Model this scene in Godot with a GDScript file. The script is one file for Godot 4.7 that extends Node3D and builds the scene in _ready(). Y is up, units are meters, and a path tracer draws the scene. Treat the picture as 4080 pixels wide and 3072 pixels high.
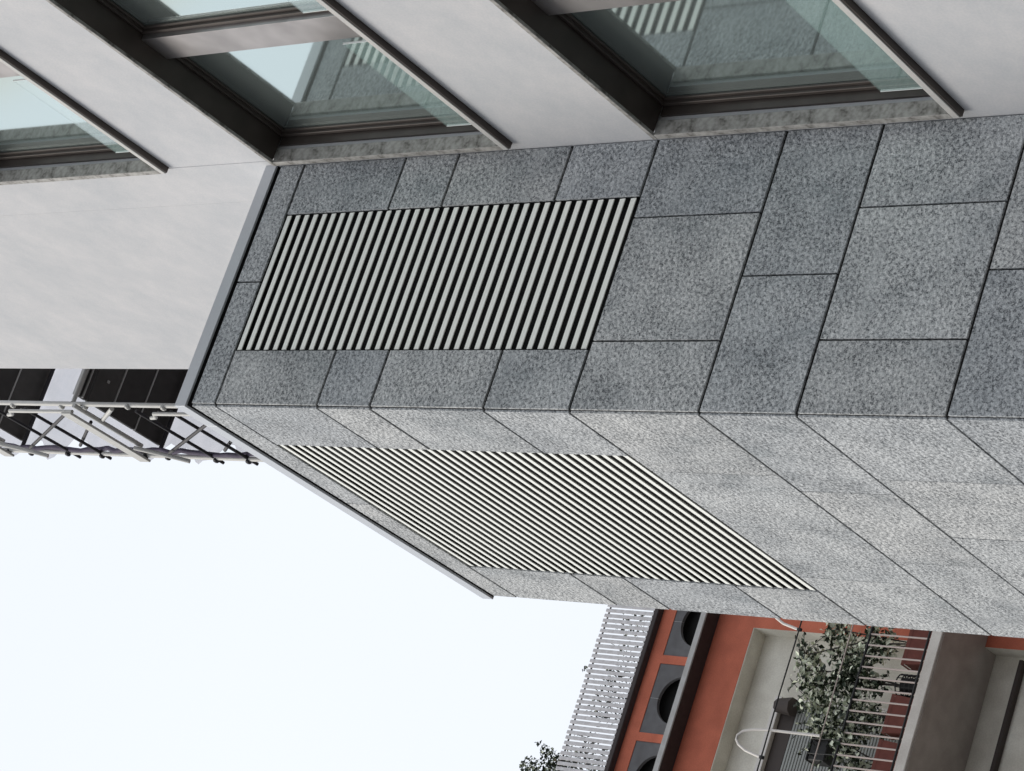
extends Node3D
# A granite-clad bay on an office building, seen from the street with the camera turned on its side.
# x runs along the street facade, z out of the facade, y up. The bay's outer corner stands at x = 0, z = 0.

const WA := 1.86      # how far the bay stands out of the facade
const LB := 3.32      # length of the bay along the facade
const TOP := 16.40    # top of the granite
var M := {}
var taken := {}
var rng := RandomNumberGenerator.new()

# ---------------------------------------------------------------- helpers
func numbered(called: String) -> String:
	if not taken.has(called):
		taken[called] = 0
		return called
	taken[called] += 1
	return "%s_%03d" % [called, taken[called]]

func tag(o: Node, label: String, category: String, group := "", kind := "") -> Node:
	if label: o.set_meta("label", label)
	if category: o.set_meta("category", category)
	if group: o.set_meta("group", group)
	if kind: o.set_meta("kind", kind)
	return o

func thing(called: String, label: String, category: String, at := Vector3.ZERO, group := "") -> Node3D:
	var o := Node3D.new()
	o.name = numbered(called)
	add_child(o)
	o.position = at
	tag(o, label, category, group)
	return o

func group_part(called: String, parent: Node3D, at := Vector3.ZERO) -> Node3D:
	var o := Node3D.new()
	o.name = called
	parent.add_child(o, true)
	o.global_position = at
	return o

func put(called: String, mesh: Mesh, mat: Material, parent: Node = null, at := Vector3.ZERO) -> MeshInstance3D:
	var o := MeshInstance3D.new()
	o.mesh = mesh
	o.material_override = mat
	if parent == null:
		o.name = numbered(called)
		add_child(o)
	else:
		o.name = called
		parent.add_child(o, true)
	o.global_position = at
	return o

func begin() -> SurfaceTool:
	var st := SurfaceTool.new()
	st.begin(Mesh.PRIMITIVE_TRIANGLES)
	return st

func tri(st: SurfaceTool, a: Vector3, b: Vector3, c: Vector3, out: Vector3) -> void:
	var n := (b - a).cross(c - a)
	if n.length_squared() < 1e-16: return
	if n.dot(out) > 0.0:
		var t := b
		b = c
		c = t
	else:
		n = -n
	n = n.normalized()
	for p in [a, b, c]:
		st.set_normal(n)
		st.add_vertex(p)

func quad(st: SurfaceTool, a: Vector3, b: Vector3, c: Vector3, d: Vector3, out: Vector3) -> void:
	tri(st, a, b, c, out)
	tri(st, a, c, d, out)

# a box from lo to hi with chamfered edges
func box(st: SurfaceTool, lo: Vector3, hi: Vector3, ch := 0.0) -> void:
	var mid := (lo + hi) * 0.5
	var h := (hi - lo) * 0.5
	ch = minf(ch, minf(h.x, minf(h.y, h.z)) * 0.8)
	var axes := [Vector3.RIGHT, Vector3.UP, Vector3.BACK]
	for i in 3:
		var u: Vector3 = axes[(i + 1) % 3]
		var v: Vector3 = axes[(i + 2) % 3]
		var w: Vector3 = axes[i]
		var hu := h.dot(u)
		var hv := h.dot(v)
		var hw := h.dot(w)
		for s in [-1.0, 1.0]:
			var c: Vector3 = mid + w * (hw * s)
			quad(st, c - u * (hu - ch) - v * (hv - ch), c + u * (hu - ch) - v * (hv - ch), c + u * (hu - ch) + v * (hv - ch), c - u * (hu - ch) + v * (hv - ch), w * s)
		if ch <= 0.0: continue
		for s in [-1.0, 1.0]:
			for t in [-1.0, 1.0]:
				var e1: Vector3 = mid + u * (hu * s) + v * ((hv - ch) * t)
				var e2: Vector3 = mid + u * ((hu - ch) * s) + v * (hv * t)
				var al: Vector3 = w * (hw - ch)
				quad(st, e1 - al, e1 + al, e2 + al, e2 - al, u * s + v * t)
	if ch > 0.0:
		for sx in [-1.0, 1.0]:
			for sy in [-1.0, 1.0]:
				for sz in [-1.0, 1.0]:
					var s := Vector3(sx, sy, sz)
					var k := h - Vector3.ONE * ch
					tri(st, mid + Vector3(h.x, k.y, k.z) * s, mid + Vector3(k.x, h.y, k.z) * s, mid + Vector3(k.x, k.y, h.z) * s, s)

func box_mesh(size: Vector3, ch := 0.0) -> ArrayMesh:
	var st := begin()
	box(st, -size * 0.5, size * 0.5, ch)
	return st.commit()

# a box part placed by its corners, its mesh centred on its own node
func block(called: String, lo: Vector3, hi: Vector3, mat: Material, parent: Node, ch := 0.0) -> MeshInstance3D:
	return put(called, box_mesh(hi - lo, ch), mat, parent, (lo + hi) * 0.5)

func tube(st: SurfaceTool, pts: Array, r: float, sides := 10) -> void:
	var rings := []
	var up := Vector3.UP
	for i in pts.size():
		var a: Vector3 = pts[maxi(i - 1, 0)]
		var b: Vector3 = pts[mini(i + 1, pts.size() - 1)]
		var d := (b - a).normalized()
		if i == 0: up = Vector3.UP if absf(d.y) < 0.9 else Vector3.RIGHT
		var u := d.cross(up).normalized()
		var v := u.cross(d).normalized()
		up = v
		var ring := []
		for k in sides:
			var t := TAU * k / sides
			ring.append((u * cos(t) + v * sin(t)))
		rings.append(ring)
	for i in pts.size() - 1:
		var a: Vector3 = pts[i]
		var b: Vector3 = pts[i + 1]
		for k in sides:
			var k2 := (k + 1) % sides
			var q := [[a, rings[i][k]], [a, rings[i][k2]], [b, rings[i + 1][k2]], [b, rings[i + 1][k]]]
			var order := [0, 1, 2, 0, 2, 3]
			var n: Vector3 = (q[1][0] + q[1][1] * r - q[0][0] - q[0][1] * r).cross(q[2][0] + q[2][1] * r - q[0][0] - q[0][1] * r)
			if n.dot(q[0][1] + q[1][1]) > 0.0: order = [0, 2, 1, 0, 3, 2]
			for j in order:
				st.set_normal(q[j][1])
				st.add_vertex(q[j][0] + q[j][1] * r)
	for e in [0, pts.size() - 1]:
		var c: Vector3 = pts[e]
		var d: Vector3 = (pts[0] - pts[1]) if e == 0 else (pts[e] - pts[e - 1])
		for k in range(1, sides - 1):
			tri(st, c + rings[e][0] * r, c + rings[e][k] * r, c + rings[e][k + 1] * r, d)

func rod(called: String, pts: Array, r: float, mat: Material, parent: Node, sides := 10) -> MeshInstance3D:
	var o: Vector3 = pts[0]
	var local := []
	for p in pts: local.append(p - o)
	var st := begin()
	tube(st, local, r, sides)
	return put(called, st.commit(), mat, parent, o)

# ---------------------------------------------------------------- materials
func noise(freq: float, octaves := 4, kind := FastNoiseLite.TYPE_SIMPLEX_SMOOTH, sd := 1) -> FastNoiseLite:
	var n := FastNoiseLite.new()
	n.seed = sd
	n.noise_type = kind
	n.frequency = freq
	n.fractal_type = FastNoiseLite.FRACTAL_FBM
	n.fractal_octaves = octaves
	return n

# several layers of seamless noise, each [noise, weight], mapped to a grey-level multiplier round 1 and a colour shift
func layered(size: int, layers: Array, low: Color, high: Color, contrast := 1.0, skew := 1.0) -> ImageTexture:
	var data := []
	for l in layers:
		var im: Image = (l[0] as FastNoiseLite).get_seamless_image(size, size, false, false, 0.1, true)
		im.convert(Image.FORMAT_L8)
		data.append(im.get_data())
	var outb := PackedByteArray()
	outb.resize(size * size * 3)
	var lut := PackedByteArray()
	lut.resize(256 * 3)
	for i in 256:
		var c := low.lerp(high, pow(i / 255.0, skew))
		lut[i * 3] = int(clampf(c.r, 0, 1) * 255)
		lut[i * 3 + 1] = int(clampf(c.g, 0, 1) * 255)
		lut[i * 3 + 2] = int(clampf(c.b, 0, 1) * 255)
	var total := 0.0
	for l in layers: total += l[1]
	for p in size * size:
		var v := 0.0
		for k in layers.size():
			v += data[k][p] * layers[k][1]
		v = (v / total - 127.5) * contrast + 127.5
		var i := clampi(int(v), 0, 255) * 3
		outb[p * 3] = lut[i]
		outb[p * 3 + 1] = lut[i + 1]
		outb[p * 3 + 2] = lut[i + 2]
	return ImageTexture.create_from_image(Image.create_from_data(size, size, false, Image.FORMAT_RGB8, outb))

func bumps(size: int, n: FastNoiseLite, strength: float) -> ImageTexture:
	var im := n.get_seamless_image(size, size, false, false, 0.1, true)
	im.bump_map_to_normal_map(strength)
	return ImageTexture.create_from_image(im)

func mat(lin: Color, rough := 0.7, metal := 0.0) -> StandardMaterial3D:
	var m := StandardMaterial3D.new()
	m.albedo_color = lin.linear_to_srgb()
	m.roughness = rough
	m.metallic = metal
	return m

func textured(lin: Color, tex: Texture2D, metres: float, rough := 0.8, nrm: Texture2D = null, depth := 1.0, offset := Vector3.ZERO) -> StandardMaterial3D:
	var m := mat(lin, rough)
	m.albedo_texture = tex
	m.uv1_triplanar = true
	m.uv1_world_triplanar = true
	m.uv1_scale = Vector3.ONE / metres
	m.uv1_offset = offset
	m.uv1_triplanar_sharpness = 8.0
	if nrm:
		m.normal_enabled = true
		m.normal_texture = nrm
		m.normal_scale = depth
	return m

func grey(v: float) -> Color:
	return Color(v, v, v)

# faint unevenness of the cloud deck, added to the sky's colour
func clouds() -> ImageTexture:
	var n := noise(0.9, 4, FastNoiseLite.TYPE_SIMPLEX_SMOOTH, 61)
	var im := Image.create(256, 128, false, Image.FORMAT_RGBA8)
	for y in 128:
		for x in 256:
			var el := (0.5 - (y + 0.5) / 128.0) * PI
			var az := (x + 0.5) / 256.0 * TAU
			var v := n.get_noise_3d(cos(el) * cos(az), sin(el) * 1.6, cos(el) * sin(az)) * 0.9 + 0.5
			im.set_pixel(x, y, Color(1, 1, 1, clampf(v, 0.0, 1.0)))
	return ImageTexture.create_from_image(im)

func make_materials() -> void:
	var granite := layered(1024, [[noise(0.055, 3, FastNoiseLite.TYPE_SIMPLEX, 3), 0.9], [noise(0.16, 2, FastNoiseLite.TYPE_SIMPLEX, 9), 0.85], [noise(0.02, 2, FastNoiseLite.TYPE_SIMPLEX, 11), 0.2], [noise(0.005, 3, FastNoiseLite.TYPE_SIMPLEX_SMOOTH, 5), 0.25]], Color(0.38, 0.39, 0.405), Color(1.0, 1.0, 1.0), 2.3, 0.46)
	var granite_n := bumps(1024, noise(0.048, 2, FastNoiseLite.TYPE_SIMPLEX, 3), 8.0)
	var stains := layered(512, [[noise(0.008, 4, FastNoiseLite.TYPE_SIMPLEX_SMOOTH, 71), 1.0], [noise(0.03, 3, FastNoiseLite.TYPE_SIMPLEX_SMOOTH, 73), 0.4]], Color(0.85, 0.86, 0.87), Color(1, 1, 1), 2.0, 0.45)
	M.granite = []
	for k in 6:
		var tone: float = [0.69, 0.655, 0.72, 0.675, 0.625, 0.705][k]
		var tint := Color(tone * [0.975, 0.97, 0.978, 0.985, 0.965, 0.985][k], tone, tone * [1.005, 1.015, 1.0, 0.995, 1.025, 0.995][k])
		var gm := textured(tint, granite, 2.1, 0.75, granite_n, 0.35, Vector3(0.37, 0.61, 0.23) * k)
		gm.detail_enabled = true
		gm.detail_albedo = stains
		gm.detail_blend_mode = BaseMaterial3D.BLEND_MODE_MUL
		gm.detail_uv_layer = BaseMaterial3D.DETAIL_UV_2
		gm.uv2_triplanar = true
		gm.uv2_world_triplanar = true
		gm.uv2_scale = Vector3(0.31, 0.19, 0.31)
		gm.uv2_offset = Vector3(0.13, 0.37, 0.71) * k
		M.granite.append(gm)
	var lime := layered(1024, [[noise(0.004, 4, FastNoiseLite.TYPE_SIMPLEX_SMOOTH, 21), 1.0], [noise(0.02, 4, FastNoiseLite.TYPE_SIMPLEX_SMOOTH, 23), 0.6], [noise(0.12, 3, FastNoiseLite.TYPE_SIMPLEX, 24), 0.75]], Color(0.90, 0.912, 0.922), Color(1.0, 0.993, 0.99), 1.6)
	M.limestone = textured(Color(0.575, 0.577, 0.59), lime, 3.3, 0.75)
	var trav := layered(512, [[noise(0.012, 4, FastNoiseLite.TYPE_SIMPLEX_SMOOTH, 31), 1.0], [noise(0.045, 4, FastNoiseLite.TYPE_SIMPLEX_SMOOTH, 33), 0.7]], Color(0.58, 0.57, 0.555), Color(1, 1, 0.995), 1.9, 0.5)
	M.travertine = textured(Color(0.41, 0.40, 0.385), trav, 0.9, 0.7)
	M.sill = textured(Color(0.56, 0.545, 0.52), lime, 0.9, 0.6)
	M.coping_stone = textured(Color(0.5, 0.5, 0.5), granite, 2.0)
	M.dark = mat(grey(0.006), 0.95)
	M.slat = mat(Color(0.87, 0.88, 0.83), 0.5)
	M.coping = mat(Color(0.52, 0.54, 0.57), 0.38, 0.25)
	var satin := layered(512, [[noise(0.006, 3, FastNoiseLite.TYPE_SIMPLEX_SMOOTH, 41), 1.0]], Color(0.85, 0.85, 0.85), Color(1, 1, 1), 1.2)
	M.bronze = textured(Color(0.085, 0.070, 0.062), satin, 1.1, 0.42)
	M.bronze.metallic = 0.35
	M.fin = textured(Color(0.42, 0.395, 0.39), satin, 1.3, 0.33)
	M.fin.metallic = 0.75
	M.glass = mat(Color(0.59, 0.69, 0.67), 0.06, 0.88)
	M.guard = StandardMaterial3D.new()
	M.guard.albedo_color = Color(0.66, 0.78, 0.76, 0.2)
	M.guard.transparency = BaseMaterial3D.TRANSPARENCY_ALPHA
	M.guard.roughness = 0.02
	M.guard.metallic_specular = 0.6
	M.guard_edge = mat(Color(0.78, 0.82, 0.81), 0.3)
	M.asphalt = textured(Color(0.055, 0.055, 0.057), lime, 2.0, 0.9)
	M.paving = textured(Color(0.25, 0.25, 0.24), granite, 2.0, 0.85)
	# scaffold
	M.tube = textured(Color(0.56, 0.55, 0.52), lime, 0.7, 0.55)
	M.netting = mat(Color(0.10, 0.085, 0.125), 0.9)
	M.tube_dark = mat(Color(0.022, 0.02, 0.025), 0.7)
	M.plank = textured(Color(0.036, 0.034, 0.032), satin, 0.6, 0.6)
	M.plank_worn = textured(Color(0.065, 0.062, 0.058), satin, 0.6, 0.6)
	M.alu = mat(Color(0.42, 0.42, 0.41), 0.5)
	M.sheet = textured(Color(0.93, 0.91, 0.93), lime, 2.0, 0.8)
	M.sheet.transparency = BaseMaterial3D.TRANSPARENCY_ALPHA
	M.sheet.albedo_color.a = 0.62
	M.sheet.backlight_enabled = true
	M.sheet.backlight = Color(1.0, 0.985, 1.0)
	M.sheet.cull_mode = BaseMaterial3D.CULL_DISABLED
	# orange house
	var stucco := layered(512, [[noise(0.008, 4, FastNoiseLite.TYPE_SIMPLEX_SMOOTH, 51), 1.0], [noise(0.12, 3, FastNoiseLite.TYPE_SIMPLEX, 53), 0.5]], Color(0.87, 0.86, 0.85), Color(1, 1, 1), 1.4)
	M.orange = textured(Color(0.64, 0.18, 0.105), stucco, 1.7, 0.9)
	M.cream = textured(Color(0.85, 0.82, 0.72), stucco, 2.1, 0.9)
	M.concrete = textured(Color(0.16, 0.16, 0.165), stucco, 0.8, 0.9)
	M.ledge = textured(Color(0.55, 0.55, 0.54), stucco, 0.9, 0.85)
	M.slab = textured(Color(0.74, 0.70, 0.64), stucco, 1.8, 0.85)
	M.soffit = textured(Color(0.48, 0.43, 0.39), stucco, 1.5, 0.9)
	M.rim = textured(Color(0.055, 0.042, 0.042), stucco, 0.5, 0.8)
	M.fence = textured(Color(0.78, 0.77, 0.78), stucco, 0.4, 0.7)
	M.white = mat(Color(0.72, 0.68, 0.63), 0.5)
	M.rail = mat(Color(0.58, 0.48, 0.43), 0.5)
	M.iron = mat(grey(0.012), 0.6)
	M.terracotta = textured(Color(0.21, 0.062, 0.045), stucco, 0.45, 0.8)
	M.shutter = mat(Color(0.34, 0.35, 0.33), 0.6)
	M.brown = mat(Color(0.055, 0.042, 0.036), 0.7)
	M.leaf = StandardMaterial3D.new()
	M.leaf.vertex_color_use_as_albedo = true
	M.leaf.roughness = 0.55
	M.leaf.backlight_enabled = true
	M.leaf.backlight = Color(0.10, 0.14, 0.06)
	M.leaf.cull_mode = BaseMaterial3D.CULL_DISABLED
	M.stem = mat(Color(0.035, 0.03, 0.024), 0.8)

# ---------------------------------------------------------------- scene
func _ready() -> void:
	rng.seed = 7
	# camera: lying on its side, looking up over the street
	var yaw := deg_to_rad(64.333)
	var pitch := deg_to_rad(43.555)
	var roll := deg_to_rad(-89.471)
	var fwd := Vector3(-sin(yaw) * cos(pitch), sin(pitch), -cos(yaw) * cos(pitch))
	var right := Vector3(cos(yaw), 0, -sin(yaw))
	var up := right.cross(fwd)
	var cam := Camera3D.new()
	cam.name = "camera"
	add_child(cam)
	cam.position = Vector3(11.242, 1.6, 5.233)
	cam.basis = Basis(right * cos(roll) + up * sin(roll), up * cos(roll) - right * sin(roll), -fwd)
	cam.fov = 15.546
	cam.near = 0.1
	cam.far = 600.0
	cam.current = true
	# overcast sky and a soft, veiled sun high over the street
	var sky_mat := ProceduralSkyMaterial.new()
	sky_mat.sky_top_color = Color(0.715, 0.757, 0.83).linear_to_srgb()
	sky_mat.sky_horizon_color = Color(0.705, 0.745, 0.82).linear_to_srgb()
	sky_mat.ground_bottom_color = Color(0.25, 0.25, 0.25)
	sky_mat.ground_horizon_color = Color(0.45, 0.45, 0.46)
	sky_mat.sky_curve = 0.2
	sky_mat.sun_angle_max = 0.1
	sky_mat.sky_cover = clouds()
	sky_mat.sky_cover_modulate = Color(0.35, 0.345, 0.32)
	var env := Environment.new()
	env.background_mode = Environment.BG_SKY
	env.sky = Sky.new()
	env.sky.sky_material = sky_mat
	env.tonemap_mode = Environment.TONE_MAPPER_LINEAR
	env.tonemap_exposure = 1.2
	env.sdfgi_enabled = true
	env.ssao_enabled = true
	env.ssil_enabled = true
	var we := WorldEnvironment.new()
	we.name = "environment"
	we.environment = env
	add_child(we)
	var sun := DirectionalLight3D.new()
	sun.name = "sun"
	sun.light_color = Color(1.0, 0.98, 0.95)
	sun.light_energy = 0.68
	sun.light_angular_distance = 30.0
	sun.shadow_enabled = true
	add_child(sun)
	sun.look_at_from_position(Vector3(-0.4, 9.0, 6.8), Vector3.ZERO)

	make_materials()
	ground()
	office_building()
	granite_bay()
	orange_house()
	scaffold()
	terrace()
	balcony_things()

func ground() -> void:
	var st := begin()
	quad(st, Vector3(-300, 0, -300), Vector3(300, 0, -300), Vector3(300, 0, 300), Vector3(-300, 0, 300), Vector3.UP)
	tag(put("ground", st.commit(), M.asphalt), "", "", "", "structure")
	st = begin()
	box(st, Vector3(-13.0, 0.004, -1.2), Vector3(30, 0.13, 2.4), 0.02)
	tag(put("pavement", st.commit(), M.paving), "", "", "", "structure")

# ---------------------------------------------------------------- granite bay
func panel(parent: Node, face: String, a0: float, a1: float, y0: float, y1: float, tone: int, jv := 0.006, jh := 0.011) -> void:
	var lo: Vector3
	var hi: Vector3
	var proud := rng.randf_range(0.0, 0.0025)
	if face == "A":
		lo = Vector3(-0.03, y0 + jh, a0 + jv)
		hi = Vector3(proud, y1 - jh, a1 - jv)
	else:
		lo = Vector3(a0 + jv, y0 + jh, -0.03)
		hi = Vector3(a1 - jv, y1 - jh, proud)
	block("stone_panel", lo, hi, M.granite[tone % 6], parent, 0.002)

func granite_bay() -> void:
	var bay := thing("granite_clad_bay", "projecting building bay clad in grey speckled granite slabs with a louvre set in each face", "building", Vector3(-1.6, 0, -0.9))
	var ys := [TOP, 16.156, 15.147, 14.647, 13.642, 12.928, 11.929, 11.227, 10.226, 9.52, 8.52, 7.81, 6.81, 6.1, 5.1, 4.4, 3.4, 2.7, 1.7, 1.0, 0.14]
	# core behind the slabs, hollow behind the louvres
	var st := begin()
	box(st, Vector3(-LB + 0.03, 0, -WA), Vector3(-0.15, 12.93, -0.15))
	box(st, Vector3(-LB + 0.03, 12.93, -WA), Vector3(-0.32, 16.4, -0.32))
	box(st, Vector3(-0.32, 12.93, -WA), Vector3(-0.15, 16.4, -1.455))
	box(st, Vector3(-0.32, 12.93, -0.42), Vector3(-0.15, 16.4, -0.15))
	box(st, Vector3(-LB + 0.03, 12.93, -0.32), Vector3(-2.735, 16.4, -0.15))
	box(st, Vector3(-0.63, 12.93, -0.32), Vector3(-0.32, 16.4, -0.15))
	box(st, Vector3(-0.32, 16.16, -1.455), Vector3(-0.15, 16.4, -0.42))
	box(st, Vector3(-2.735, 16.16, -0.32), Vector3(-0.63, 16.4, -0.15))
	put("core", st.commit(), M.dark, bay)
	# dark backing just behind the joints
	st = begin()
	box(st, Vector3(-0.149, 0, -WA), Vector3(-0.013, 12.92, -0.013))
	box(st, Vector3(-0.149, 12.92, -WA), Vector3(-0.013, TOP - 0.003, -1.462))
	box(st, Vector3(-0.149, 12.92, -0.415), Vector3(-0.013, TOP - 0.003, -0.013))
	box(st, Vector3(-0.149, 16.165, -1.462), Vector3(-0.013, TOP - 0.003, -0.415))
	box(st, Vector3(-LB + 0.02, 0, -0.149), Vector3(-0.15, 12.92, -0.012))
	box(st, Vector3(-LB + 0.02, 12.92, -0.149), Vector3(-2.741, TOP - 0.003, -0.012))
	box(st, Vector3(-0.624, 12.92, -0.149), Vector3(-0.15, TOP - 0.003, -0.012))
	box(st, Vector3(-2.741, 16.165, -0.149), Vector3(-0.624, TOP - 0.003, -0.012))
	put("joint_backing", st.commit(), M.dark, bay)
	var t1a := [-WA, -1.31, -0.47, -0.011]
	var t2a := [-WA, -0.888, -0.011]
	var t1b := [-LB, -2.49, -1.67, -0.848, -0.011]
	var t2b := [-LB, -2.12, -1.062, -0.011]
	for r in ys.size() - 1:
		var y1: float = ys[r]
		var y0: float = ys[r + 1]
		var ja: Array
		var jb: Array
		if r == 0:
			ja = [-WA, -0.94, -0.011]
			jb = [-LB, -1.622, -0.011]
		elif r <= 4:
			panel(bay, "A", -WA, -1.459, y0, y1, r)
			panel(bay, "A", -0.418, -0.011, y0, y1, r + 2)
			panel(bay, "B", -LB, -2.737, y0, y1, r + 1)
			panel(bay, "B", -0.628, -0.011, y0, y1, r + 3)
			continue
		else:
			ja = t1a if r % 2 == 1 else t2a
			jb = t1b if r % 2 == 1 else t2b
		for k in ja.size() - 1:
			var tone: int = rng.randi_range(0, 5)
			if r in [5, 6] and k == 0: tone = 4 if r == 5 else 1
			panel(bay, "A", ja[k], ja[k + 1], y0 + (0.0 if r else 0.0), y1 + (0.009 if r == 0 else 0.0), tone)
		for k in jb.size() - 1:
			panel(bay, "B", jb[k], jb[k + 1], y0, y1 + (0.009 if r == 0 else 0.0), ([0, 2, 5] if jb[k + 1] < -0.7 else [1, 3, 4])[rng.randi_range(0, 2)], 0.0035, 0.008)
	block("end_wall", Vector3(-LB, 0, -WA), Vector3(-LB + 0.03, TOP, -0.031), M.coping_stone, bay)
	louvre(bay, "A")
	louvre(bay, "B")
	# metal coping over a dark shadow gap, and the flat roof inside it
	block("shadow_gap", Vector3(-0.3, TOP, -WA), Vector3(-0.035, 16.432, -0.035), M.dark, bay)
	block("shadow_gap", Vector3(-LB, TOP, -0.3), Vector3(-0.302, 16.432, -0.035), M.dark, bay)
	block("coping_shade", Vector3(-0.29, 16.4305, -WA + 0.004), Vector3(0.002, 16.4335, 0.002), M.dark, bay)  # thin dark strip that paints the shade under the coping
	block("coping_shade", Vector3(-LB - 0.03, 16.4305, -0.29), Vector3(-0.292, 16.4335, 0.002), M.dark, bay)  # same painted shade along the other face
	block("coping", Vector3(-0.3, 16.433, -WA + 0.002), Vector3(0.018, 16.545, 0.018), M.coping, bay, 0.002)
	block("coping", Vector3(-LB - 0.035, 16.433, -0.3), Vector3(-0.302, 16.545, 0.018), M.coping, bay, 0.002)
	block("coping", Vector3(-LB - 0.035, 16.433, -WA + 0.002), Vector3(-LB + 0.2, 16.545, -0.302), M.coping, bay, 0.002)
	block("roof", Vector3(-LB + 0.2, 16.40, -WA + 0.002), Vector3(-0.302, 16.50, -0.302), M.concrete, bay)

func louvre(bay: Node3D, face: String) -> void:
	var n := 36
	var top := 16.147
	var bottom := 12.945
	var pitch := (top - 0.026 - bottom - 0.034) / (n - 1)
	var l := group_part("louvre", bay, Vector3(0, bottom, -0.94) if face == "A" else Vector3(-1.68, bottom, 0))
	var length := 1.03 if face == "A" else 2.10
	# blade: a flat upright front with its lower lip turned in, leaning back a little
	var st := begin()
	var w := length * 0.5
	var prof := [Vector2(0.0, -0.0225), Vector2(-0.004, 0.0225), Vector2(-0.011, 0.0225), Vector2(-0.007, -0.0225)]
	for k in prof.size():
		var p: Vector2 = prof[k]
		var q: Vector2 = prof[(k + 1) % prof.size()]
		var n2 := Vector3(0, -(q.x - p.x), (q.y - p.y))
		quad(st, Vector3(-w, p.y, p.x), Vector3(w, p.y, p.x), Vector3(w, q.y, q.x), Vector3(-w, q.y, q.x), n2)
	for s in [-1.0, 1.0]:
		for k in range(1, prof.size() - 1):
			tri(st, Vector3(w * s, prof[0].y, prof[0].x), Vector3(w * s, prof[k].y, prof[k].x), Vector3(w * s, prof[k + 1].y, prof[k + 1].x), Vector3(s, 0, 0))
	var blade := st.commit()
	for i in n:
		var y := top - 0.026 - pitch * i
		var o := put("slat", blade, M.slat, l, Vector3(-0.004, y, -0.938) if face == "A" else Vector3(-1.682, y, -0.004))
		if face == "A": o.rotation.y = PI / 2
	# dark lining of the opening
	var lo: Vector3
	var hi: Vector3
	if face == "A":
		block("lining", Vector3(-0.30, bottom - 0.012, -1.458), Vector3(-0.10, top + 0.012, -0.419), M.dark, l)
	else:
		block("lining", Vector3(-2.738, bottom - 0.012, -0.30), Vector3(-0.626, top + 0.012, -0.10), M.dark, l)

# ---------------------------------------------------------------- white office building
func office_building() -> void:
	var b := thing("white_office_building", "white limestone office building with ribbon windows behind the granite bay", "building", Vector3(3, 0, -4))
	var xr := 9.4
	var zf := -WA
	var rows := [[17.555, 19.85], [14.115, 16.385], [10.64, 12.895]]
	var st := begin()
	box(st, Vector3(-3.24, 0, -9), Vector3(0.10, 24.2, zf))
	var y := 0.0
	for r in [2, 1, 0]:
		box(st, Vector3(0.10, y, -2.6), Vector3(xr, rows[r][0], zf))
		y = rows[r][1]
	box(st, Vector3(0.10, y, -2.6), Vector3(xr, 24.2, zf))
	box(st, Vector3(xr, 0, -9), Vector3(12.5, 24.2, zf))
	box(st, Vector3(0.10, 0, -9), Vector3(xr, 24.2, -2.6))
	put("wall", st.commit(), M.limestone, b)
	# thin slabs on the blank part of the wall over the bay
	for q in [[-3.24, -3.05, 16.4, 24.2], [-3.05, -0.452, 16.4, 24.2], [-0.452, 0.074, 16.4, 18.12], [-0.452, 0.074, 18.12, 24.2]]:
		var d := rng.randf_range(0.0026, 0.0034)
		block("stone_slab", Vector3(q[0] + 0.0006, q[2] + 0.0004, zf - 0.02), Vector3(q[1] - 0.0006, q[3] - 0.0004, zf + d), M.limestone, b)
	for r in 3: window(b, rows[r][0], rows[r][1], xr, zf)

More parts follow.
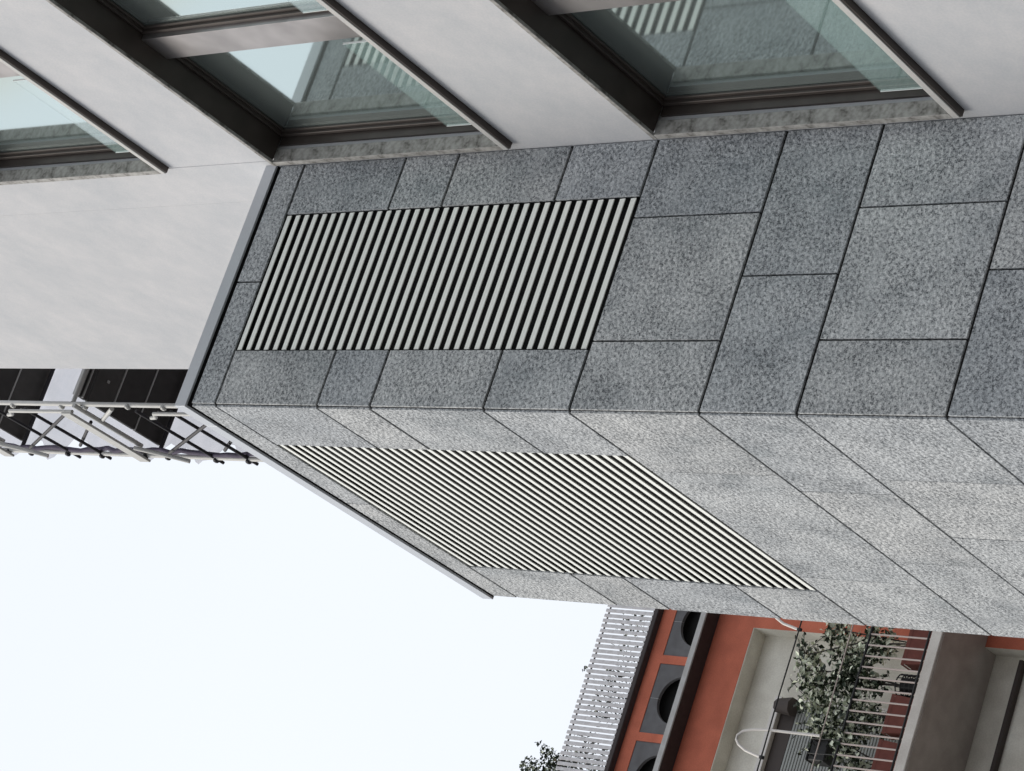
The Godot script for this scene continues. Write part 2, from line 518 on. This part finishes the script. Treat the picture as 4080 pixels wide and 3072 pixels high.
func window(b: Node3D, y0: float, y1: float, xr: float, zf: float) -> void:
	var w := group_part("window", b, Vector3(3, y0, zf))
	var p := zf + 0.05       # front of the stone surround
	var x0 := 0.077
	var t := 0.048
	var th := 0.036
	# stone surround: head, sill and jamb
	block("stone_head", Vector3(x0, y1 - th, zf + 0.028), Vector3(xr, y1, p), M.travertine, w, 0.003)
	block("stone_sill", Vector3(x0, y0, zf - 0.14), Vector3(xr, y0 + 0.05, p), M.sill, w, 0.003)
	block("stone_jamb", Vector3(x0, y0 + 0.05, zf - 0.055), Vector3(x0 + t, y1 - th, p - 0.001), M.travertine, w, 0.003)
	block("sill_drip", Vector3(x0 + 0.004, y0 - 0.014, zf), Vector3(xr, y0, p - 0.006), M.bronze, w)
	# bronze lining of the opening
	block("head_lining", Vector3(x0 + t, y1 - th + 0.004, -2.10), Vector3(xr, y1 - 0.002, zf + 0.027), M.bronze, w)
	block("jamb_lining", Vector3(x0 + 0.004, y0 + 0.05, -2.10), Vector3(x0 + t - 0.004, y1 - th, zf - 0.092), M.bronze, w)
	block("jamb_gap", Vector3(x0, y0 + 0.05, zf - 0.091), Vector3(x0 + 0.01, y1 - th, zf - 0.056), M.dark, w)
	# panes, sashes and upright fins
	var x := x0 + t
	var first := true
	while x < xr - 0.5:
		var x1 := 1.25 if first else x + 1.15
		x1 = minf(x1, xr)
		var gz := -2.053
		block("pane", Vector3(x, y0 + 0.05, gz - 0.02), Vector3(x1, y1 - th + 0.004, gz), M.glass, w)
		# sash: two stepped bars round the pane
		var sash := begin()
		for s in [[0.030, -2.012], [0.052, -2.036]]:
			var d: float = s[0]
			var z1: float = s[1]
			box(sash, Vector3(x, y0 + 0.05, gz + 0.001), Vector3(x + d, y1 - th, z1), 0.003)
			box(sash, Vector3(x1 - d, y0 + 0.05, gz + 0.001), Vector3(x1, y1 - th, z1), 0.003)
			box(sash, Vector3(x + d, y1 - th - d, gz + 0.001), Vector3(x1 - d, y1 - th, z1 - 0.001), 0.003)
			box(sash, Vector3(x + d, y0 + 0.05, gz + 0.001), Vector3(x1 - d, y0 + 0.05 + d, z1 - 0.001), 0.003)
		put("sash", sash.commit(), M.bronze, w)
		if x1 < xr - 0.3:
			block("fin", Vector3(x1 + 0.001, y0 + 0.05, -2.10), Vector3(x1 + 0.25, y1 - th + 0.003, -1.975), M.fin, w, 0.0015)
		# glass guard held in front of the lower part of the opening
		var g0 := x + 0.085
		var g1 := x1 - 0.01
		if not first: g0 = x + 0.12
		var gy := y0 + 0.505
		block("guard", Vector3(g0, y0 + 0.045, -1.952), Vector3(g1, gy, -1.942), M.guard, w)
		block("guard_edge", Vector3(g0 - 0.005, y0 + 0.045, -1.953), Vector3(g0, gy, -1.941), M.guard_edge, w)
		block("guard_edge", Vector3(g1, y0 + 0.045, -1.953), Vector3(g1 + 0.003, gy, -1.941), M.guard_edge, w)
		x = x1 + 0.25
		first = false

# ---------------------------------------------------------------- orange apartment house
func orange_house() -> void:
	var h := thing("orange_apartment_house", "orange rendered apartment house with grey breeze blocks and a recessed balcony", "building", Vector3(-15.5, 0, 2))
	var xw := -14.85
	var xb := -15.11
	var zr := -4.0
	var zl := 7.0
	var st := begin()
	# upright strip right of the recesses, wall over the balcony, pilasters between the breeze blocks, top strip
	box(st, Vector3(-16.0, 0, -7.0), Vector3(xw, 24.17, zr))
	box(st, Vector3(-16.0, 23.585, zr), Vector3(xw, 24.17, zl))
	box(st, Vector3(-16.0, 24.885, -7.0), Vector3(xw, 25.09, zl))
	var z := -4.463 - 2.086
	while z < zl - 1.2:
		box(st, Vector3(-16.0, 24.17, z + 0.93), Vector3(xw, 24.885, z + 1.043))
		z += 1.043
	put("wall", st.commit(), M.orange, h)
	st = begin()
	box(st, Vector3(-16.2, 0, zr), Vector3(xb, 23.585, zl))
	put("back_wall", st.commit(), M.cream, h)
	block("side_reveal", Vector3(xb, 16.0, zr - 0.02), Vector3(xw - 0.004, 23.585, zr + 0.004), M.cream, h)
	block("recess_soffit", Vector3(xb, 23.575, zr + 0.004), Vector3(xw - 0.004, 23.6, zl), M.cream, h)
	# breeze blocks: pairs, each with half of a round hole
	st = begin()
	box(st, Vector3(-16.0, 24.18, -6.9), Vector3(-15.0, 24.885, zl - 0.5))
	put("dark_void", st.commit(), M.dark, h)
	var halves := [breeze_mesh(1.0), breeze_mesh(-1.0)]
	z = -4.463
	while z < 1.0:
		for k in 2:
			put("breeze_block", halves[k], M.concrete, h, Vector3(xw - 0.010, 24.0, z + 0.465))
		block("mortar_joint", Vector3(xw - 0.05, 24.752, z + 0.462), Vector3(xw - 0.012, 24.884, z + 0.468), M.ledge, h)
		z += 1.043
	# ledge in front of the lower half of the holes, coping below the fence
	block("ledge", Vector3(xw, 24.174, -7.0), Vector3(-14.6, 24.262, zl), M.ledge, h, 0.006)
	block("ledge_shade", Vector3(xw, 24.166, -6.9), Vector3(-14.62, 24.173, zl), M.rim, h)  # near-black plate standing in for the shade beneath the ledge
	block("coping", Vector3(-15.6, 25.092, -7.0), Vector3(-14.75, 25.165, zl), M.rim, h, 0.008)
	# balcony slab
	block("balcony_slab", Vector3(xb, 20.17, -7.0), Vector3(-14.0, 20.315, zl), M.slab, h, 0.008)
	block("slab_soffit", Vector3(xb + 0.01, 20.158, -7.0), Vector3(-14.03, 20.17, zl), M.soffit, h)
	# shutter in the back wall
	block("shutter_head", Vector3(xb, 22.967, -3.20), Vector3(xb + 0.10, 23.07, zl), M.white, h, 0.006)
	block("shutter_void", Vector3(xb + 0.002, 22.74, -3.16), Vector3(xb + 0.03, 22.966, zl), M.brown, h)
	st = begin()
	var y := 22.74
	while y > 20.4:
		box(st, Vector3(xb + 0.004, y - 0.040, -3.15), Vector3(xb + 0.03, y - 0.004, zl), 0.006)
		y -= 0.044
	tag(put("shutter_curtain", st.commit(), M.shutter, h), "", "", "", "stuff")
	block("shutter_jamb", Vector3(xb, 20.32, -3.20), Vector3(xb + 0.06, 22.966, -3.152), M.white, h, 0.006)
	# bar on the wall of the storey below
	block("wall_bar", Vector3(xb, 19.72, zr + 0.06), Vector3(xb + 0.09, 19.775, zl), M.brown, h, 0.005)
	# railing
	var r := group_part("balcony_railing", h, Vector3(-14.05, 20.32, -2))
	var zz := -4.30
	while zz < 2.0:
		rod("baluster", [Vector3(-14.05, 20.30, zz), Vector3(-14.05, 21.17, zz)], 0.011, M.rail, r, 8)
		zz += 0.1355
	rod("hand_rail", [Vector3(-14.05, 21.185, -5.0), Vector3(-14.05, 21.185, 3.0)], 0.017, M.iron, r)
	rod("lower_rail", [Vector3(-14.02, 20.352, -5.0), Vector3(-14.02, 20.352, 3.0)], 0.015, M.iron, r)
	rod("upper_tube", [Vector3(-14.05, 21.47, -4.0), Vector3(-14.05, 21.45, 3.0)], 0.008, M.rail, r)

func breeze_mesh(flip: float) -> ArrayMesh:
	# half block reaching from z = 0.002 to 0.463, with a half round bite at z = 0
	var pts := PackedVector2Array()
	var cy := 0.44
	var r := 0.31
	pts.append(Vector2(0.003, 0.0))
	for k in 17:
		var a := -PI / 2 + PI * k / 16.0
		pts.append(Vector2(0.003 + r * cos(a), cy + r * sin(a)))
	pts.append(Vector2(0.003, 0.884))
	pts.append(Vector2(0.463, 0.884))
	pts.append(Vector2(0.463, 0.0))
	var st := begin()
	var idx := Geometry2D.triangulate_polygon(pts)
	for side in [0.0, -0.05]:
		for k in range(0, idx.size(), 3):
			var v := []
			for j in 3: v.append(Vector3(side, pts[idx[k + j]].y, pts[idx[k + j]].x * flip))
			tri(st, v[0], v[1], v[2], Vector3.RIGHT if side == 0.0 else Vector3.LEFT)
	var inside := Vector2(0.40, 0.44)
	for k in pts.size():
		var a := pts[k]
		var b := pts[(k + 1) % pts.size()]
		var nn := Vector2(b.y - a.y, a.x - b.x)
		if nn.dot((a + b) * 0.5 - inside) < 0: nn = -nn
		quad(st, Vector3(0, a.y, a.x * flip), Vector3(0, b.y, b.x * flip), Vector3(-0.05, b.y, b.x * flip), Vector3(-0.05, a.y, a.x * flip), Vector3(0, nn.y, nn.x * flip))
	return st.commit()

# ---------------------------------------------------------------- scaffold
func scaffold() -> void:
	var s := thing("scaffolding", "tube scaffolding with dark decks and white sheeting beside the end wall of the white building", "scaffolding", Vector3(-4.6, 0, -3.5))
	var xn := -4.02
	var xf := -5.20
	var z0 := -1.86
	var zs := [z0, -4.4, -6.9]
	for z in zs:
		for x in [xn, xf]:
			rod("standard", [Vector3(x, 0, z), Vector3(x, 28.2, z)], 0.024 if z == z0 else 0.021, M.tube, s)
	for k in 4:
		var yd := 19.0 + 2.25 * k       # underside of this deck
		# decks of side-by-side planks
		for e in [[z0 - 0.12, -4.38], [-4.42, -6.88]]:
			var xs := [-4.05, -4.20, -4.51, -4.86, -5.235]
			for j in xs.size() - 1:
				block("deck_plank", Vector3(xs[j + 1] + 0.006, yd + 0.004 * (j % 2), e[1]), Vector3(xs[j] - 0.006, yd + 0.05, e[0]), M.plank_worn if (j + k) % 3 == 0 else M.plank, s, 0.006)
				if j in [1, 3]:
					for zq in [e[0] - 0.28, e[0] - 1.0, e[1] + 0.3]:
						block("plank_bolt", Vector3((xs[j] + xs[j + 1]) * 0.5 - 0.014, yd - 0.006, zq - 0.014), Vector3((xs[j] + xs[j + 1]) * 0.5 + 0.014, yd + 0.002, zq + 0.014), M.alu, s)
			for xq in [-4.51, -4.86]:
				block("deck_edge", Vector3(xq - 0.007, yd - 0.006, e[1]), Vector3(xq + 0.007, yd + 0.03, e[0]), M.alu, s)
			block("deck_edge", Vector3(-4.075, yd - 0.03, e[1]), Vector3(-4.05, yd + 0.06, e[0]), M.alu, s, 0.004)
			block("deck_edge", Vector3(-4.135, yd - 0.02, e[1]), Vector3(-4.12, yd - 0.001, e[0]), M.alu, s)
		# bearer, toe board and guard rails across the open end
		rod("bearer", [Vector3(xn + 0.08, yd - 0.19, z0 + 0.05), Vector3(-4.86, yd - 0.20, z0 + 0.05)], 0.024, M.tube, s)
		rod("hanging_brace", [Vector3(-4.80, yd - 0.18, z0 + 0.1), Vector3(-4.95, yd - 0.50, z0 + 0.1), Vector3(-5.08, yd - 0.72, z0 + 0.1)], 0.022, M.tube, s)
		block("toe_board", Vector3(xf - 0.05, yd + 0.09, z0 + 0.03), Vector3(xn - 0.12, yd + 0.25, z0 + 0.055), M.tube, s, 0.006)
		rod("guard_rail", [Vector3(xn - 0.13, yd + 0.87, z0), Vector3(xf - 0.12, yd + 0.83, z0)], 0.017, M.tube_dark, s)
		rod("guard_rail", [Vector3(xn - 0.13, yd + 1.38, z0), Vector3(xf - 0.12, yd + 1.33, z0)], 0.017, M.tube_dark, s)
		rod("end_brace", [Vector3(-4.20, yd + 0.26, z0 + 0.03), Vector3(-5.05, yd + 1.84, z0 + 0.03)], 0.018, M.tube_dark, s)
		rod("end_brace", [Vector3(-4.52, yd + 0.26, z0 - 0.04), Vector3(-5.10, yd + 1.10, z0 - 0.04)], 0.018, M.tube_dark, s)
		rod("strut", [Vector3(xn - 0.03, yd - 0.64, z0 + 0.03), Vector3(-4.33, yd - 0.17, z0 + 0.03)], 0.022, M.tube, s)
		# rail frame clamped beside the inner standard, with a cranked foot
		rod("rail_post", [Vector3(-4.26, yd + 1.26, z0 + 0.02), Vector3(-4.25, yd + 1.18, z0 + 0.02), Vector3(-4.165, yd + 1.12, z0 + 0.02), Vector3(-4.155, yd + 0.1, z0 + 0.02)], 0.019, M.tube, s)
		# ledgers along the deck and couplers
		for x in [xn, xf]:
			rod("ledger", [Vector3(x, yd - 0.05, z0 - 0.02), Vector3(x, yd - 0.05, -7.0)], 0.022, M.tube if x == xn else M.tube_dark, s)
			for dy in [-0.2, 0.10, 0.85, 1.35]:
				var c := Vector3(x + rng.randf_range(-0.02, 0.02), yd + dy + rng.randf_range(-0.05, 0.05), z0 + 0.02)
				block("coupler", c - Vector3(0.028, 0.026, 0.026), c + Vector3(0.028, 0.026, 0.026), M.tube if x == xn else M.tube_dark, s, 0.012)
	# rolled netting tied along the outer standard
	var roll := []
	for i in 70:
		var yy := 18.0 + 0.145 * i
		roll.append(Vector3(xf + 0.035 + rng.randf_range(-0.018, 0.018), yy, z0 - 0.03 + rng.randf_range(-0.02, 0.02)))
	rod("rolled_netting", roll, 0.026, M.netting, s, 7)
	# white sheeting along the outer side, its free edge tied back at intervals
	var st := begin()
	var ny := 150
	var nz := 40
	var n1 := noise(0.6, 3, FastNoiseLite.TYPE_SIMPLEX_SMOOTH, 77)
	var n2 := noise(1.7, 2, FastNoiseLite.TYPE_SIMPLEX_SMOOTH, 78)
	st.set_smooth_group(0)
	for i in ny + 1:
		for j in nz + 1:
			var yy := 17.0 + 11.0 * i / ny
			var tie := absf(sin((yy - 0.35) * PI / 0.78))
			var edge := -1.87 - 0.15 * tie * tie + n2.get_noise_2d(yy * 1.3, 4.0) * 0.13
			var zz := lerpf(edge, -7.0, pow(float(j) / nz, 1.3))
			var xx := -5.31 + n1.get_noise_2d(yy, zz * 2.0) * 0.10 + n2.get_noise_2d(yy * 2.5, zz) * 0.03
			st.add_vertex(Vector3(xx, yy, zz))
	for i in ny:
		for j in nz:
			var a := i * (nz + 1) + j
			for k in [a, a + nz + 1, a + 1, a + 1, a + nz + 1, a + nz + 2]: st.add_index(k)
	st.generate_normals()
	put("sheeting", st.commit(), M.sheet, s)

# ---------------------------------------------------------------- roof terrace and balcony
func foliage(st: SurfaceTool, centre: Vector3, radii: Vector3, count: int, size: float, pale: float, clump := 0.0) -> void:
	for i in count:
		var d := Vector3(rng.randfn(), rng.randfn(), rng.randfn()).normalized() * pow(rng.randf(), 0.45)
		var p := centre + d * radii
		leaf(st, p, size * rng.randf_range(0.6, 1.3), rng.randf() < pale)

func leaf(st: SurfaceTool, p: Vector3, size: float, light: bool) -> void:
	var n := Vector3(rng.randfn() * 0.8 + 0.5, rng.randfn() * 0.8 + 0.5, rng.randfn() * 0.8).normalized()
	var a := n.cross(Vector3(rng.randfn(), rng.randfn(), rng.randfn())).normalized()
	var b := n.cross(a)
	var c := Color(0.018, 0.032, 0.012) * rng.randf_range(0.6, 1.6)
	if light: c = Color(0.70, 0.74, 0.58) * rng.randf_range(0.7, 1.3)
	c.a = 1.0
	st.set_color(c)
	var tip := p + a * size * 0.6
	var base := p - a * size * 0.5
	var l := p - b * size * 0.34 + n * size * 0.12
	var r := p + b * size * 0.34 + n * size * 0.12
	st.set_color(c)
	tri(st, base, l, tip, n)
	st.set_color(c)
	tri(st, base, tip, r, n)

func terrace() -> void:
	var f := thing("slat_fence", "pale upright slat fence along the roof terrace of the orange house", "fence", Vector3(-14.82, 25.165, 0))
	var slat := box_mesh(Vector3(0.022, 0.85, 0.046), 0.004)
	var cap := box_mesh(Vector3(0.03, 0.05, 0.03), 0.004)
	var z := -4.55
	while z < 1.6:
		put("slat", slat, M.fence, f, Vector3(-14.82 + rng.randf_range(-0.003, 0.003), 25.60 + rng.randf_range(-0.006, 0.006), z))
		z += 0.0704
	for y in [25.24, 25.99]:
		rod("fence_rail", [Vector3(-14.845, y, -4.6), Vector3(-14.845, y, 1.6)], 0.012, M.rim, f, 6)
	# climbing plant behind the fence
	var st := begin()
	for spot in [[-3.95, 25.62, 0.20, 60], [-3.55, 25.45, 0.25, 30], [-3.25, 25.5, 0.3, 40], [-3.0, 25.6, 0.28, 90], [-2.75, 25.6, 0.25, 90], [-2.25, 25.75, 0.2, 30], [-2.05, 25.5, 0.25, 80], [-1.85, 25.4, 0.2, 60], [-1.5, 25.6, 0.3, 90]]:
		foliage(st, Vector3(-14.93, spot[1], spot[0]), Vector3(0.05, 0.34, spot[2]), int(spot[3] * 1.8), 0.048, 0.08)
	var v := thing("climbing_vine", "thin climbing vine whose dark leaves show through the gaps of the slat fence", "vine", Vector3(-14.93, 25.2, -2.6))
	tag(put("foliage", st.commit(), M.leaf, v), "", "", "", "stuff")
	st = begin()
	for k in 9:
		var zz := -3.9 + 0.3 * k
		tube(st, [Vector3(-14.93, 25.16, zz), Vector3(-14.94, 25.5, zz + 0.08), Vector3(-14.92, 25.95, zz + rng.randf_range(-0.1, 0.15))], 0.004, 5)
	tube(st, [Vector3(-14.92, 25.95, -3.14), Vector3(-14.91, 26.06, -3.2), Vector3(-14.92, 26.14, -3.26)], 0.004, 5)
	put("stem", st.commit(), M.stem, v)
	st = begin()
	foliage(st, Vector3(-14.92, 26.15, -3.265), Vector3(0.03, 0.05, 0.05), 12, 0.05, 0.3)
	tag(put("sprig", st.commit(), M.leaf, v), "", "", "", "stuff")
	# shrub standing behind the fence at the photograph's lower edge
	st = begin()
	for c in [[25.95, -2.15, 0.16, 90], [26.1, -2.0, 0.2, 200], [26.25, -1.85, 0.25, 330], [25.9, -1.7, 0.35, 600], [26.2, -1.45, 0.4, 700], [26.3, -1.1, 0.45, 500], [26.42, -1.78, 0.16, 160], [26.55, -1.62, 0.2, 220], [26.7, -1.5, 0.16, 120], [26.45, -2.08, 0.17, 160], [26.7, -1.92, 0.2, 220], [26.62, -2.22, 0.08, 30]]:
		foliage(st, Vector3(-15.15, c[0], c[1]), Vector3(0.2, c[2], c[2] * 0.8), c[3], 0.055, 0.2)
	var b := thing("terrace_shrub", "dark leafy shrub rising above the end of the slat fence on the roof terrace", "shrub", Vector3(-15.15, 25.1, -1.5))
	tag(put("foliage", st.commit(), M.leaf, b), "", "", "", "stuff")
	st = begin()
	for k in 5:
		tube(st, [Vector3(-15.15, 25.1, -1.5), Vector3(-15.15, 25.7, -1.6 + 0.1 * k), Vector3(-15.15, 26.2, -2.0 + 0.22 * k)], 0.012, 6)
	put("stem", st.commit(), M.stem, b)

func planter(z0: float, z1: float, label: String) -> void:
	var t := thing("terracotta_planter", label, "planter", Vector3(-14.22, 20.32, (z0 + z1) * 0.5), "planters behind the balcony railing")
	var st := begin()
	var h := 0.38
	var mid := (z0 + z1) * 0.5
	var half := (z1 - z0) * 0.5
	# tapering trough with a rolled rim
	for s in [[0.0, 0.86, 0.0, h - 0.05, 0.97], [0.0, 1.0, h - 0.05, h, 1.0]]:
		var y0: float = 20.32 + s[2]
		var y1: float = 20.32 + s[3]
		var a: float = s[1]
		var b: float = s[4]
		for q in [[1, 0], [-1, 0], [0, 1], [0, -1]]:
			var n := Vector3(q[0], 0, q[1])
			var u := Vector3(q[1], 0, q[0])
			var c0 := Vector3(-14.22, y0, mid) + n * Vector3(0.11, 0, half) * a
			var c1 := Vector3(-14.22, y1, mid) + n * Vector3(0.11, 0, half) * b
			quad(st, c0 - u * Vector3(0.11, 0, half) * a, c0 + u * Vector3(0.11, 0, half) * a, c1 + u * Vector3(0.11, 0, half) * b, c1 - u * Vector3(0.11, 0, half) * b, n)
	put("trough", st.commit(), M.terracotta, t)
	block("soil", Vector3(-14.32, 20.6, z0 + 0.03), Vector3(-14.12, 20.68, z1 - 0.03), M.stem, t)

func shrub(label: String, root: Vector3, blobs: Array, called := "balcony_shrub") -> void:
	var t := thing(called, label, "shrub", root, "plants behind the balcony railing")
	var st := begin()
	for b in blobs:
		foliage(st, Vector3(root.x + rng.randf_range(-0.06, 0.06), b[0], b[1]), Vector3(0.16, b[2], b[3]), int(b[4] * 1.15), 0.072, minf(b[5] * 1.3, 0.6))
	tag(put("foliage", st.commit(), M.leaf, t), "", "", "", "stuff")
	st = begin()
	var sprigs := []
	for b in blobs:
		var e := Vector3(root.x, b[0], b[1])
		tube(st, [root, root.lerp(e, 0.5) + Vector3(0.04, 0.05, rng.randf_range(-0.08, 0.08)), e], 0.009, 6)
		for k in 4:
			var q := e + Vector3(rng.randf_range(-0.1, 0.15), rng.randf_range(-0.1, 0.36), rng.randf_range(-0.34, 0.34))
			sprigs.append([e, q])
			tube(st, [e, e.lerp(q, 0.5) + Vector3(0, 0.03, 0), q], 0.004, 5)
	put("stem", st.commit(), M.stem, t)
	st = begin()
	for q in sprigs:
		for k in 6:
			var p: Vector3 = q[0].lerp(q[1], 0.45 + 0.11 * k) + Vector3(rng.randfn(), rng.randfn(), rng.randfn()) * 0.016
			leaf(st, p, 0.07 * rng.randf_range(0.7, 1.2), rng.randf() < 0.35)
	tag(put("sprig", st.commit(), M.leaf, t), "", "", "", "stuff")

func balcony_things() -> void:
	planter(-4.0, -3.44, "dark red terracotta planter at the balcony end beside the granite bay")
	planter(-3.08, -2.60, "dark red terracotta planter next to the black wire basket")
	planter(-2.53, -2.03, "dark red terracotta planter below the hanging black box")
	planter(-1.96, -1.46, "dark red terracotta planter at the picture's lower edge")
	# wire basket
	var w := thing("wire_basket", "black wire basket with round rings among the terracotta planters", "basket", Vector3(-14.2, 20.32, -3.22))
	for k in 6:
		var y := 20.35 + 0.066 * k
		var ring := []
		for j in 25:
			var a := TAU * j / 24.0
			ring.append(Vector3(-14.2 + 0.11 * cos(a), y, -3.22 + 0.13 * sin(a)))
		rod("ring", ring, 0.008, M.iron, w, 6)
	for j in 14:
		var a := TAU * j / 14.0
		rod("wire", [Vector3(-14.2 + 0.11 * cos(a), 20.33, -3.22 + 0.13 * sin(a)), Vector3(-14.2 + 0.11 * cos(a), 20.69, -3.22 + 0.13 * sin(a))], 0.006, M.iron, w, 6)
	var cyl := CylinderMesh.new()
	cyl.top_radius = 0.09
	cyl.bottom_radius = 0.08
	cyl.height = 0.30
	put("pot", cyl, M.iron, w, Vector3(-14.2, 20.48, -3.22))
	# plants
	shrub("tall variegated shrub at the balcony end beside the granite bay", Vector3(-14.24, 20.66, -3.75), [[21.85, -3.85, 0.22, 0.18, 150, 0.5], [21.55, -3.55, 0.35, 0.28, 330, 0.5], [21.15, -3.7, 0.28, 0.25, 240, 0.45], [22.15, -3.5, 0.2, 0.2, 110, 0.5]])
	shrub("dense dark shrub rising out of the black wire basket", Vector3(-14.22, 20.64, -3.22), [[21.35, -3.25, 0.32, 0.24, 380, 0.2], [21.8, -3.15, 0.3, 0.25, 260, 0.4], [22.05, -3.3, 0.2, 0.2, 100, 0.45], [21.0, -3.2, 0.18, 0.14, 70, 0.2]])
	shrub("leafy variegated shrub in front of the brown lampshade", Vector3(-14.22, 20.68, -2.84), [[21.3, -2.9, 0.4, 0.26, 330, 0.4], [21.85, -2.9, 0.22, 0.18, 150, 0.5], [21.0, -2.75, 0.25, 0.22, 160, 0.35], [21.6, -2.65, 0.22, 0.2, 150, 0.35]])
	shrub("low straggling shrub round the hanging black box", Vector3(-14.22, 20.68, -2.28), [[21.15, -2.45, 0.25, 0.25, 220, 0.4], [20.95, -2.15, 0.2, 0.22, 160, 0.4], [21.5, -2.55, 0.25, 0.18, 150, 0.35], [21.25, -1.9, 0.25, 0.22, 140, 0.45]])
	# brown lampshade and hanging box
	var l := thing("lampshade", "brown faceted lampshade hanging under the end of the white shutter head", "lamp", Vector3(-14.9, 22.72, -3.06))
	var shade := CylinderMesh.new()
	shade.radial_segments = 7
	shade.top_radius = 0.085
	shade.bottom_radius = 0.12
	shade.height = 0.24
	shade.rings = 1
	put("shade", shade, M.brown, l, Vector3(-14.95, 22.83, -3.06))
	rod("bracket", [Vector3(-14.95, 22.94, -3.06), Vector3(-14.97, 23.0, -3.06), Vector3(-15.05, 23.0, -3.06)], 0.008, M.iron, l, 6)
	var bx := thing("hanging_box", "black square box hung among the shrubs behind the railing", "box", Vector3(-14.3, 21.45, -2.35))
	block("box_body", Vector3(-14.42, 21.45, -2.49), Vector3(-14.2, 21.69, -2.21), M.iron, bx, 0.012)
	block("box_lid", Vector3(-14.43, 21.69, -2.50), Vector3(-14.19, 21.715, -2.20), M.iron, bx, 0.006)
	for z in [-2.44, -2.26]:
		rod("hanger", [Vector3(-14.2, 21.6, z), Vector3(-14.1, 21.62, z), Vector3(-14.05, 21.19, z)], 0.007, M.iron, bx, 6)
	# bent white poles that hold the clothes line
	for q in [[-2.45, "bent white clothes line pole standing in the middle of the balcony"], [-4.06, "bent white clothes line pole at the balcony end beside the granite bay"]]:
		var z: float = q[0]
		var p := thing("clothes_line_pole", q[1], "pole", Vector3(-14.0, 21.44, z), "clothes line poles")
		var pts := [Vector3(-14.0, 21.44, z), Vector3(-14.0, 22.2, z), Vector3(-14.0, 22.42, z + 0.015), Vector3(-14.0, 22.56, z + 0.05), Vector3(-14.0, 22.625, z + 0.11), Vector3(-14.0, 22.62, z + 0.16), Vector3(-14.0, 22.57, z + 0.215), Vector3(-14.0, 22.44, z + 0.28), Vector3(-14.0, 22.19, z + 0.34)]
		rod("bent_tube", pts, 0.017, M.white, p)
		block("line_clip", Vector3(-14.02, 22.15, z + 0.32), Vector3(-13.98, 22.21, z + 0.36), M.iron, p, 0.006)
	var c := thing("clothes_line", "dark clothes line stretched along the balcony in front of the bent white poles", "clothes line", Vector3(-13.98, 22.18, -2))
	var line := []
	for k in 21:
		var zz := -5.0 + 0.35 * k
		line.append(Vector3(-13.985, 22.178 + 0.004 * sin(k * 1.3), zz))
	rod("line", line, 0.009, M.iron, c, 6)
